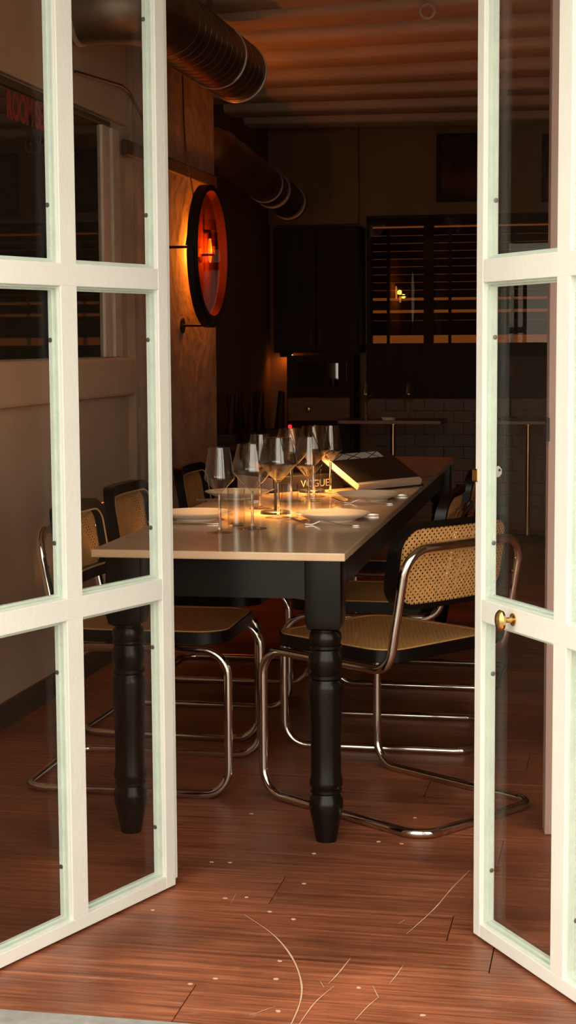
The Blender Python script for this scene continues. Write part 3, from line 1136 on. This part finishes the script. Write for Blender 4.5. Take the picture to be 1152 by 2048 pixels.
A, B = on_z(525, 1597, 0), on_z(738, 1525, 0)
Cc, D = on_z(868, 1688, 0), on_z(1063, 1612, 0)
fwd = ((A + B) / 2 - (Cc + D) / 2)
c1 = (A + B + Cc + D) / 4
chair0 = make_chair()
CG = 'chrome cantilever chairs with cane seats around the long table'
chair0.location = (c1.x, c1.y, 0)
chair0.rotation_euler = (0, 0, math.atan2(fwd.y, fwd.x) - R(90))
chair0['label'] = 'nearest chair on the right, turned at an angle with its cane back towards the doorway'
copy_thing(chair0, (-1.362, 4.668, 0), R(-90 + 1), 'nearest chair on the left side of the table, beside the left glazed door', CG)
copy_thing(chair0, (-1.412, 5.345, 0), R(-90 - 1), 'second chair on the left side of the table, beside the plaster wall', CG)
copy_thing(chair0, (-1.420, 6.235, 0), R(-90 + 1), 'third chair on the left, its back just clear of the left door edge', CG)
copy_thing(chair0, (-0.722, 5.295, 0), R(90), 'second chair on the right, tucked in behind the angled chair', CG)
copy_thing(chair0, (-0.722, 6.262, 0), R(90 - 1), 'farthest chair on the right side, lost in shadow under the table', CG)

# ------------------------------------------------------------------ things on the table
def glass_mesh(bm_r, bz, rim_r, rim_z, cone_z):
    """outer then inner wall of an angular bowl"""
    outer = [(0, cone_z - 0.005), (0.0045, cone_z - 0.005), (0.012, cone_z + 0.004), (bm_r * 0.55, cone_z + (bz - cone_z) * 0.42), (bm_r * 0.97, bz - 0.003), (bm_r, bz + 0.001),
             (bm_r * 0.985, bz + 0.006), (bm_r * 0.56 + rim_r * 0.44, bz + (rim_z - bz) * 0.5), (rim_r, rim_z)]
    inner = [(max(r - 0.0012, 0.0005), z) for r, z in reversed(outer)]
    inner = inner[:-2] + [(0.0, cone_z + 0.006)]
    return outer + inner


def make_wineglass(name, label, big, group):
    root = thing(name, label, 'wine glass', group=group)
    k = (0.0585, 0.165, 0.0395, 0.243, 0.112) if big else (0.0425, 0.152, 0.0295, 0.238, 0.114)
    bm = bm_new()
    lathe(bm, glass_mesh(*k), 40)
    obj('bowl', bm, 'bowlglass', root, smooth=True)
    bm = bm_new()
    lathe(bm, [(0, k[4] - 0.0055), (0.0045, k[4] - 0.0055), (0.0038, 0.07), (0.004, 0.02), (0.0062, 0.0088), (0, 0.0088)], 16)
    obj('stem', bm, 'glass', root, smooth=True)
    fr_ = 0.041 if big else 0.036
    bm = bm_new()
    lathe(bm, [(0, 0.0083), (0.0065, 0.008), (0.016, 0.0045), (fr_, 0.0022), (fr_, 0.0008), (0, 0.0008)], 36)
    obj('foot', bm, 'bowlglass', root, smooth=True)
    return root


GG = 'empty wine glasses on the long table'
big0 = make_wineglass('wine_glass', 'x', True, GG)
small0 = make_wineglass('wine_glass', 'x', False, GG)
used = {True: False, False: False}
for big, px, py, lab in (
        (False, 440, 1066, 'leftmost narrow wine glass standing nearest the table front'),
        (True, 505, 1058, 'wide wine glass at the table front beside the leftmost narrow one'),
        (True, 557, 1036, 'wide wine glass in front of the table lamp, beside the short tumbler'),
        (False, 618, 1028, 'narrow wine glass just behind the near right plate'),
        (False, 521, 1018, 'narrow wine glass behind the front pair, near the far left plate'),
        (True, 583, 1003, 'wide wine glass at the middle of the table, half hidden by another bowl'),
        (True, 628, 994, 'wide wine glass standing in front of the farther table lamp'),
        (False, 661, 987, 'rightmost wine glass, standing before the tilted book')):
    p = on_z(px, py, TZ)
    src = big0 if big else small0
    if not used[big]:
        used[big] = True
        src.location = (p.x, p.y, TZ)
        src['label'] = lab
    else:
        copy_thing(src, (p.x, p.y, TZ), 0, lab, GG)

TG = 'straight glass tumblers on the long table'
tum = None
for px, py, lab in ((473, 1052, 'clear tumbler between the two front wine glasses'),
                    (580, 1040, 'clear tumbler lit golden beside the nearer table lamp'),
                    (627, 1003, 'clear tumbler at the base of the farther table lamp')):
    p = on_z(px, py, TZ)
    if tum is None:
        bm = bm_new()
        lathe(bm, [(0, 0.001), (0.0235, 0.001), (0.025, 0.004), (0.0255, 0.108), (0.0247, 0.108), (0.0243, 0.007), (0, 0.007)], 32)
        tum = obj('tumbler', bm, 'bowlglass', smooth=True)
        tag(tum, lab, 'tumbler', TG)
        o = tum
    else:
        o = tum.copy()
        col.objects.link(o)
        o['label'] = lab
    o.location = (p.x, p.y, TZ)


def make_plate():
    bm = bm_new()
    lathe(bm, [(0, 0.004), (0.06, 0.004), (0.062, 0.0), (0.067, 0.0), (0.069, 0.004), (0.085, 0.009), (0.111, 0.0205), (0.1125, 0.0225),
               (0.110, 0.0235), (0.086, 0.0135), (0.074, 0.0085), (0, 0.0075)], 56)
    return obj('plate', bm, 'porcelain', smooth=True)


def flat_piece(pts_w, L, lift, thick=0.0022):
    """cutlery blank: half widths along the length, with a lifted profile"""
    bm = bm_new()
    rows = []
    n = len(pts_w)
    for i, (t, w) in enumerate(pts_w):
        z = lift(t)
        rows.append([bm.verts.new((t * L, s * w, z + dz)) for s in (-1, 1) for dz in (0, thick)])
    for a, b in zip(rows, rows[1:]):
        for q in ((0, 1), (1, 3), (3, 2), (2, 0)):
            bm.faces.new((a[q[0]], a[q[1]], b[q[1]], b[q[0]]))
    bm.faces.new(rows[0][:2] + rows[0][2:][::-1])
    bm.faces.new((rows[-1][0], rows[-1][2], rows[-1][3], rows[-1][1]))
    return bm


def fork_parts(root):
    lift = lambda t: 0.0012 + 0.012 * max(0, (t - 0.25) / 0.3) * (t < 0.55) + (0.012 * max(0, 1 - (t - 0.55) / 0.12) if t >= 0.55 else 0) + 0.016 * max(0, (t - 0.72) / 0.28) ** 1.6
    prof_ = [(0, 0.006), (0.03, 0.009), (0.12, 0.0085), (0.3, 0.0045), (0.55, 0.003), (0.68, 0.004), (0.73, 0.010), (0.78, 0.0125)]
    obj('handle', flat_piece(prof_, 0.205, lift), 'cutlery', root, smooth=True)
    for k in range(4):
        o = obj('tine', flat_piece([(0.775, 0.0022), (0.88, 0.002), (1.0, 0.0012)], 0.205, lift), 'cutlery', root, smooth=True)
        o.location = (0, -0.0099 + 0.0066 * k, 0)


def knife_parts(root):
    lift = lambda t: 0.0015
    obj('handle', flat_piece([(0, 0.006), (0.04, 0.0095), (0.2, 0.0095), (0.45, 0.007)], 0.225, lift, 0.006), 'cutlery', root, smooth=True)
    obj('blade', flat_piece([(0.45, 0.006), (0.5, 0.009), (0.8, 0.0105), (0.95, 0.007), (1.0, 0.002)], 0.225, lift, 0.002), 'cutlery', root, smooth=True)


plate0 = make_plate()
fork0 = thing('fork', 'x', 'fork', group='forks beside the plates')
fork_parts(fork0)
knife0 = thing('knife', 'x', 'knife', group='knives beside the plates')
knife_parts(knife0)
first = True
for px, py, side, lp, lf, lk_ in (
        (666, 1040, 1, 'cream plate nearest the front on the right of the table', 'fork lying in front of the near right plate', 'knife behind the near right plate'),
        (736, 999, 1, 'cream plate farther back on the right, in front of the tilted book', 'fork lying in front of the far right plate', 'knife behind the far right plate'),
        (391, 1038, -1, 'cream plate nearest the front on the left, cut by the left door edge', 'fork behind the near left plate', 'knife in front of the near left plate'),
        (475, 995, -1, 'cream plate farther back on the left, behind the front glasses', 'fork behind the far left plate', 'knife in front of the far left plate')):
    p = on_z(px, py, TZ)
    if first:
        o = plate0
    else:
        o = plate0.copy()
        col.objects.link(o)
    o.location = (p.x, p.y, TZ)
    tag(o, lp, 'plate', 'cream plates on the long table')
    # cutlery local x runs from the diner to the middle of the table
    rz = R(180) + TR if side == 1 else TR
    fy, ky = (-0.150, 0.137) if side == 1 else (0.137, -0.140)
    hx = 0.105 * side
    floc = (p.x + hx, p.y + fy, TZ)
    kloc = (p.x + (0.118 if side == 1 else -0.112), p.y + ky, TZ)
    if first:
        fork0.location, fork0.rotation_euler = floc, (0, 0, rz - R(5))
        fork0['label'] = lf
        knife0.location, knife0.rotation_euler = kloc, (0, 0, rz)
        knife0['label'] = lk_
    else:
        copy_thing(fork0, floc, rz - R(4) * side, lf)
        copy_thing(knife0, kloc, rz, lk_)
    first = False

# two small black cordless lamps
def table_lamp(px, py, label):
    p = on_z(px, py, TZ)
    root = thing('table_lamp', label, 'lamp', (p.x, p.y, TZ), 0, 'small black table lamps among the glasses')
    bm = bm_new()
    lathe(bm, [(0, 0), (0.046, 0), (0.046, 0.007), (0.043, 0.009), (0, 0.009)], 32)
    obj('base', bm, 'lampblack', root, smooth=True)
    bm = bm_new()
    lathe(bm, [(0.004, 0.008), (0.004, 0.152)], 12)
    obj('stem', bm, 'lampblack', root, smooth=True)
    bm = bm_new()
    lathe(bm, [(0, 0.166), (0.018, 0.165), (0.040, 0.158), (0.046, 0.140), (0.0445, 0.140), (0.038, 0.155), (0, 0.158)], 32)
    obj('shade', bm, 'lampblack', root, smooth=True)
    bm = bm_new()
    lathe(bm, [(0, 0.149), (0.024, 0.149), (0.024, 0.153), (0, 0.153)], 24)
    obj('light_disc', bm, 'ledwarm', root)
    l_ = bpy.data.lights.new('table_lamp_light', 'SPOT')
    l_.energy = 20
    l_.color = (1.0, 0.50, 0.15)
    l_.spot_size = R(158)
    l_.spot_blend = 0.5
    l_.shadow_soft_size = 0.02
    q = bpy.data.objects.new('table_lamp_light', l_)
    col.objects.link(q)
    q.parent = root
    q.location = (0, 0, 0.147)
    return root


table_lamp(551, 1027, 'nearer small black table lamp behind a wide wine glass')
table_lamp(624, 984, 'farther small black table lamp beside the stacked books')

# books: one lying flat with lettering on its spine, one leaning on it
k0, k1 = on_z(714, 984, TZ), on_z(846, 971, TZ)
u = (k1 - k0); Lb = u.length; u.normalize()
v = Vector((-u.y, u.x, 0))
tilt = math.atan2(0.098, 0.175)
vv = v * math.cos(tilt) + Vector((0, 0, math.sin(tilt)))
nn = u.cross(vv)
BW = 0.205
bk = thing('open_book', 'large tilted book with dark printed page and pale page edges', 'book')
mb = Matrix((u, vv, nn)).transposed().to_4x4()
mb.translation = k0 + Vector((0, 0, 0.0015))
bk.matrix_world = mb
box('cover', 0, Lb, -0.004, BW + 0.004, 0, 0.004, 'cover', bk, bevel=0.001)
for i in range(9):     # signatures fanned towards the raised edge
    f = i / 9
    bm = bm_new()
    bbox(bm, 0.002 - 0.001 * (i % 2), Lb - 0.012 - 0.005 * f, 0.001 + 0.002 * (i % 3), BW - 0.002, 0.0042 + i * 0.0024, 0.0042 + i * 0.0024 + 0.0021)
    obj('pages', bm, 'paper', bk)
top = 0.0042 + 9 * 0.0024
box('page', 0.001, Lb - 0.016, 0.020, BW - 0.002, top, top + 0.0008, 'page', bk)
box('page_band', 0.010, Lb * 0.80, BW * 0.80, BW - 0.004, top + 0.0008, top + 0.0012, 'pagewhite', bk)
for a, b in ((0.02, 0.10), (0.09, 0.19), (0.16, 0.10), (0.20, 0.28), (0.26, 0.22)):
    bm = bm_new()
    p0, p1 = Vector((a, BW * 0.80, top + 0.0014)), Vector((b, BW - 0.004, top + 0.0014))
    tube(bm, [p0, p1], 0.0018, 4)
    obj('printed_line', bm, 'page', bk)
flat = thing('closed_book', 'thick black closed book with pale spine lettering under the tilted one', 'book')
s0 = on_z(590, 988, TZ)
e0 = on_z(716, 979, TZ)
su = (e0 - s0); Ls = 0.31; su.normalize()
sv = Vector((-su.y, su.x, 0))
ms = Matrix((su, sv, Vector((0, 0, 1)))).transposed().to_4x4()
ms.translation = e0 - su * (Ls + 0.01) + sv * 0.075 + Vector((0, 0, 0.0005))
flat.matrix_world = ms
box('cover', 0, Ls, 0, 0.235, 0, 0.004, 'cover', flat, bevel=0.001)
box('cover', 0, Ls, 0, 0.235, 0.052, 0.056, 'cover', flat, bevel=0.001)
box('spine', 0, Ls, -0.003, 0.002, 0, 0.056, 'cover', flat, bevel=0.0015)
box('page_block', 0.004, Ls - 0.004, 0.002, 0.230, 0.004, 0.052, 'paper', flat)
tx = text_mesh('spine_letters', 'VOGUE', 0.036, 'lettering', flat, 0.0004, 1.05)
tx.location = (0.118, -0.0034, 0.013)
tx.rotation_euler = (R(90), 0, 0)

# ------------------------------------------------------------------ the dark far end of the room
# shuttered window
win = thing('window_2', 'wide shuttered window in the back wall with orange light between its slats', 'window')
tag(win, kind='structure')
box('lit_backing', SX0 - 0.05, SX1 + 0.05, BY + 0.19, BY + 0.20, SZ0 - 0.05, SZ1 + 0.05, 'glow', win)
box('head_rail', SX0, SX1, BY - 0.02, BY + 0.06, SZ1 - 0.05, SZ1 + 0.02, 'darkwood', win)
box('window_sill', SX0 - 0.02, SX1 + 0.02, BY - 0.05, BY + 0.10, SZ0 - 0.02, SZ0 + 0.022, 'darkwood', win)
slat_me = None
pitch = 0.425
x0_ = on_y(744, 600, BY).x
for k in range(6):
    xa, xb = x0_ + k * pitch, x0_ + k * pitch + 0.36
    box('shutter_stile', xb, min(x0_ + (k + 1) * pitch, SX1), BY - 0.01, BY + 0.05, SZ0, SZ1 - 0.05, 'darkwood', win)
    if k == 0:
        box('shutter_stile', SX0, xa, BY - 0.01, BY + 0.05, SZ0, SZ1 - 0.05, 'darkwood', win)
    box('tilt_rod', xa + 0.105, xa + 0.125, BY - 0.015, BY + 0.0, SZ0 + 0.02, SZ1 - 0.08, 'darkwood', win)
    zlist = [on_y(900, q, BY).z for q in (662.5, 648, 632.5)]
    box('mid_rail', xa, xb, BY + 0.0, BY + 0.04, on_y(900, 619, BY).z, on_y(900, 600, BY).z, 'darkwood', win)
    zlist += [on_y(900, 587 - 15.7 * q, BY).z for q in range(9)]
    for z_ in zlist:
        if slat_me is None:
            bm = bm_new()
            bbox(bm, 0, 0.36, -0.0035, 0.0035, -0.0262, 0.0262)
            o = obj('slat', bm, 'darkwood', win, bevel=0.002, bseg=1)
            slat_me = o.data
        else:
            o = bpy.data.objects.new('slat', slat_me)
            col.objects.link(o)
            o.parent = win
        o.location = (xa, BY + 0.02, z_)
        o.rotation_euler = (R(-14), 0, 0)
box('pane', SX0, SX1, BY - 0.028, BY - 0.024, SZ0, SZ1, thin_glass('shutter_glass', (0.9, 0.86, 0.8), 1.28), win)

# framed prints high on the back wall
def picture(px, label):
    a = on_y(px, 268, BY - 0.03)
    b = on_y(px, 404, BY - 0.03)
    root = thing('framed_print', label, 'picture', (a.x, BY, b.z), 0, 'dark framed prints high on the back wall')
    w, h = 0.36, min(a.z, 2.70) - b.z
    bm = bm_new()
    ring_prism(bm, [(0, 0), (w, 0), (w, h), (0, h)], [(0.028, 0.028), (w - 0.028, 0.028), (w - 0.028, h - 0.028), (0.028, h - 0.028)], 0, 0.028)
    for q in bm.verts:
        q.co = Vector((q.co.x, -q.co.z, q.co.y))
    obj('frame', bm, 'darkwood', root)
    box('print', 0.025, w - 0.025, -0.012, -0.004, 0.025, h - 0.025, 'picture', root)
    return root


picture(873, 'dark framed print on the back wall beside the right door edge')
picture(1084, 'dark framed print seen through the upper pane of the right door')
f3 = picture(1300, 'dark framed print reflected in the dark left wall window')

# wall cabinet
cb = thing('wall_cabinet', 'black-brown wall cabinet hanging left of the shuttered window', 'cabinet')
ca, cbt = on_y(545, 455, BY - 0.30), on_y(718, 705, BY - 0.30)
x0c, x1c, z0c, z1c = ca.x, cbt.x, cbt.z, ca.z
box('body', x0c, x1c, BY - 0.28, BY, z0c, z1c, 'darkwood', cb)
xm = (x0c + x1c) / 2
for a, b in ((x0c, xm), (xm, x1c)):
    dd = box('door', a + 0.004, b - 0.004, BY - 0.30, BY - 0.281, z0c + 0.004, z1c - 0.004, 'darkwood', cb, bevel=0.002)
    kxp = b - 0.03 if a == x0c else a + 0.03
    box('handle', kxp - 0.004, kxp + 0.004, BY - 0.316, BY - 0.30, z0c + 0.05, z0c + 0.16, 'iron', dd)
# small strip lamp under the cabinet that warms the wall beside it
ul = thing('strip_lamp', 'orange strip lamp hidden under the wall cabinet', 'lamp', (x0c + 0.045, BY - 0.06, z0c), 0)
box('housing', -0.04, 0.04, -0.02, 0.02, -0.014, 0.0, 'iron', ul)
box('front_lip', -0.042, 0.042, -0.026, -0.020, -0.03, 0.0, 'iron', ul)
box('diffuser', -0.038, 0.038, -0.016, 0.016, -0.018, -0.014, mat('orange_strip', (1, .4, .1), 0.5, emit=(1.0, 0.26, 0.03), estr=40), ul)

# dresser below it
dr = thing('dresser', 'dark dresser with a glazed door and drawer under the wall cabinet', 'cabinet')
xa, xb = on_y(573, 800, BY - 0.35).x, on_y(706, 800, BY - 0.35).x
zt = on_y(640, 708, BY - 0.35).z
zmid = on_y(640, 785, BY - 0.35).z
zd0, zd1 = on_y(640, 842, BY - 0.35).z, on_y(640, 795, BY - 0.35).z
box('body', xa, xb, BY - 0.33, BY - 0.035, 0, min(zt, z0c - 0.02), 'darkwood', dr)
gd = box('door', xa + 0.03, xb - 0.02, BY - 0.352, BY - 0.331, zmid, min(zt, z0c - 0.02) - 0.02, 'darkwood', dr, bevel=0.002)
box('pane', xa + 0.08, xb - 0.10, BY - 0.356, BY - 0.353, zmid + 0.04, min(zt, z0c - 0.02) - 0.05, 'darkglass', gd)
hx = on_y(693, 740, BY - 0.37).x
bm = bm_new()
tube(bm, [(hx, BY - 0.375, zmid + 0.05), (hx, BY - 0.375, zt - 0.06)], 0.006, 8)
obj('handle', bm, 'chrome', gd, smooth=True)
dw = box('drawer', xa + 0.01, xb - 0.02, BY - 0.358, BY - 0.331, zd0, zd1, 'brownwood', dr, bevel=0.003)
bm = bm_new()
lathe(bm, [(0, 0), (0.014, 0), (0.02, 0.012), (0.012, 0.022), (0, 0.024)], 14)
kb = obj('knob', bm, 'brass', dw, smooth=True)
kb.matrix_local = Matrix.Translation((on_y(617, 822, BY - 0.36).x, BY - 0.358, (zd0 + zd1) / 2)) @ Matrix.Rotation(R(90), 4, 'X')
box('lower_door', xa + 0.01, xb - 0.02, BY - 0.352, BY - 0.331, 0.06, zd0 - 0.02, 'darkwood', dr, bevel=0.003)
bm = bm_new()
lathe(bm, [(0, 0), (0.013, 0), (0.013, 0.004), (0.008, 0.011), (0, 0.013)], 12)
li = obj('indicator_light', bm, 'red', dr)
lp = on_y(580, 853, BY - 0.353)
li.matrix_world = Matrix.Translation(lp) @ Matrix.Rotation(R(90), 4, 'X')
li['label'] = 'glowing red indicator light'

# two small pedestal tables
def cafe_table(px, label):
    p = on_z(px, 1084, 0)
    root = thing('pedestal_table', label, 'table', (p.x, 10.83, 0), 0, 'small pedestal tables at the back of the room')
    bm = bm_new()
    prism(bm, rrect(-0.345, 0.345, -0.20, 0.20, 0.02, 3), 0.762, 0.784)
    obj('table_top', bm, 'marble', root, bevel=0.002)
    bm = bm_new()
    lathe(bm, [(0, 0.762), (0.06, 0.762), (0.06, 0.752), (0.017, 0.75), (0.017, 0.03), (0.03, 0.025)], 16)
    obj('pole', bm, 'brass', root, smooth=True)
    bm = bm_new()
    lathe(bm, [(0, 0), (0.2, 0), (0.2, 0.012), (0.05, 0.028), (0, 0.03)], 28)
    obj('base', bm, 'iron', root, smooth=True)
    return root


cafe_table(775, 'small pedestal table on a thin pole behind the tilted book')
ct2 = cafe_table(1052, 'small pedestal table on a brass pole seen through the right door')
for px, lab in ((737, 'left wine glass on the small pedestal table at the back'), (822, 'right wine glass on the small pedestal table at the back')):
    p = on_z(px, 838, 0.784)
    copy_thing(big0, (p.x, 10.75, 0.784), 0, lab, 'wine glasses on the back tables')
p = on_z(784, 838, 0.784)
bm = bm_new()
lathe(bm, [(0, 0), (0.04, 0), (0.055, 0.02), (0.05, 0.021), (0, 0.008)], 24)
dsh = tag(obj('small_dish', bm, 'porcelain', smooth=True), 'small pale dish between the glasses on the pedestal table', 'dish')
dsh.location = (p.x, 10.72, 0.784)
p = on_y(1021, 836, 10.83)
tl = thing('unlit_table_lamp', 'unlit thin table lamp with dark shade on the pedestal table', 'lamp', (p.x, 10.80, 0.784))
bm = bm_new()
lathe(bm, [(0, 0), (0.058, 0), (0.058, 0.014), (0.03, 0.02), (0, 0.02)], 24)
obj('base', bm, 'iron', tl, smooth=True)
bm = bm_new()
lathe(bm, [(0.006, 0.018), (0.006, 0.32)], 10)
obj('stem', bm, 'iron', tl, smooth=True)
bm = bm_new()
lathe(bm, [(0.052, 0.29), (0.036, 0.395), (0.034, 0.395), (0.05, 0.29)], 24)
obj('lamp_shade', bm, 'shade', tl, smooth=True)

# upturned chairs on a dark side table in the recess
sp = on_y(495, 880, 9.25)
st = thing('side_table', 'dark side table in the recess carrying upturned stools', 'table', (sp.x, 9.25, 0))
box('table_top', -0.25, 0.25, -0.40, 0.40, 0.70, 0.735, 'darkwood', st, bevel=0.003)
for a in (-0.21, 0.21):
    for b in (-0.36, 0.36):
        box('leg', a - 0.022, a + 0.022, b - 0.022, b + 0.022, 0, 0.70, 'darkwood', st)


def stool():
    root = thing('stool', 'x', 'stool', group='dark stools turned upside down on the side table')
    bm = bm_new()
    prism(bm, rrect(-0.10, 0.10, -0.10, 0.10, 0.03, 4), 0, 0.05)
    obj('seat', bm, 'darkwood', root, smooth=True)
    for a, b in ((-1, -1), (1, -1), (-1, 1), (1, 1)):
        bm = bm_new()
        tube(bm, [(a * 0.055, b * 0.06, 0.04), (a * 0.070, b * 0.085, 0.27)], [0.027, 0.014], 10)
        obj('leg', bm, 'darkwood', root, smooth=True)
    return root


s_ = stool()
for k, (px, rz, lab) in enumerate(((446, 5, 'upturned dark stool nearest the lamp pier'), (492, -8, 'middle upturned dark stool, slightly lower legs'),
                                   (540, 14, 'upturned dark stool against the orange lit strip of wall'))):
    q = on_y(px, 880, 9.0 + 0.26 * k)
    if k == 0:
        s_.location = (q.x, 9.0, 0.735)
        s_.rotation_euler = (0, 0, R(rz))
        s_['label'] = lab
    else:
        copy_thing(s_, (q.x, 9.0 + 0.26 * k, 0.735), R(rz), lab)
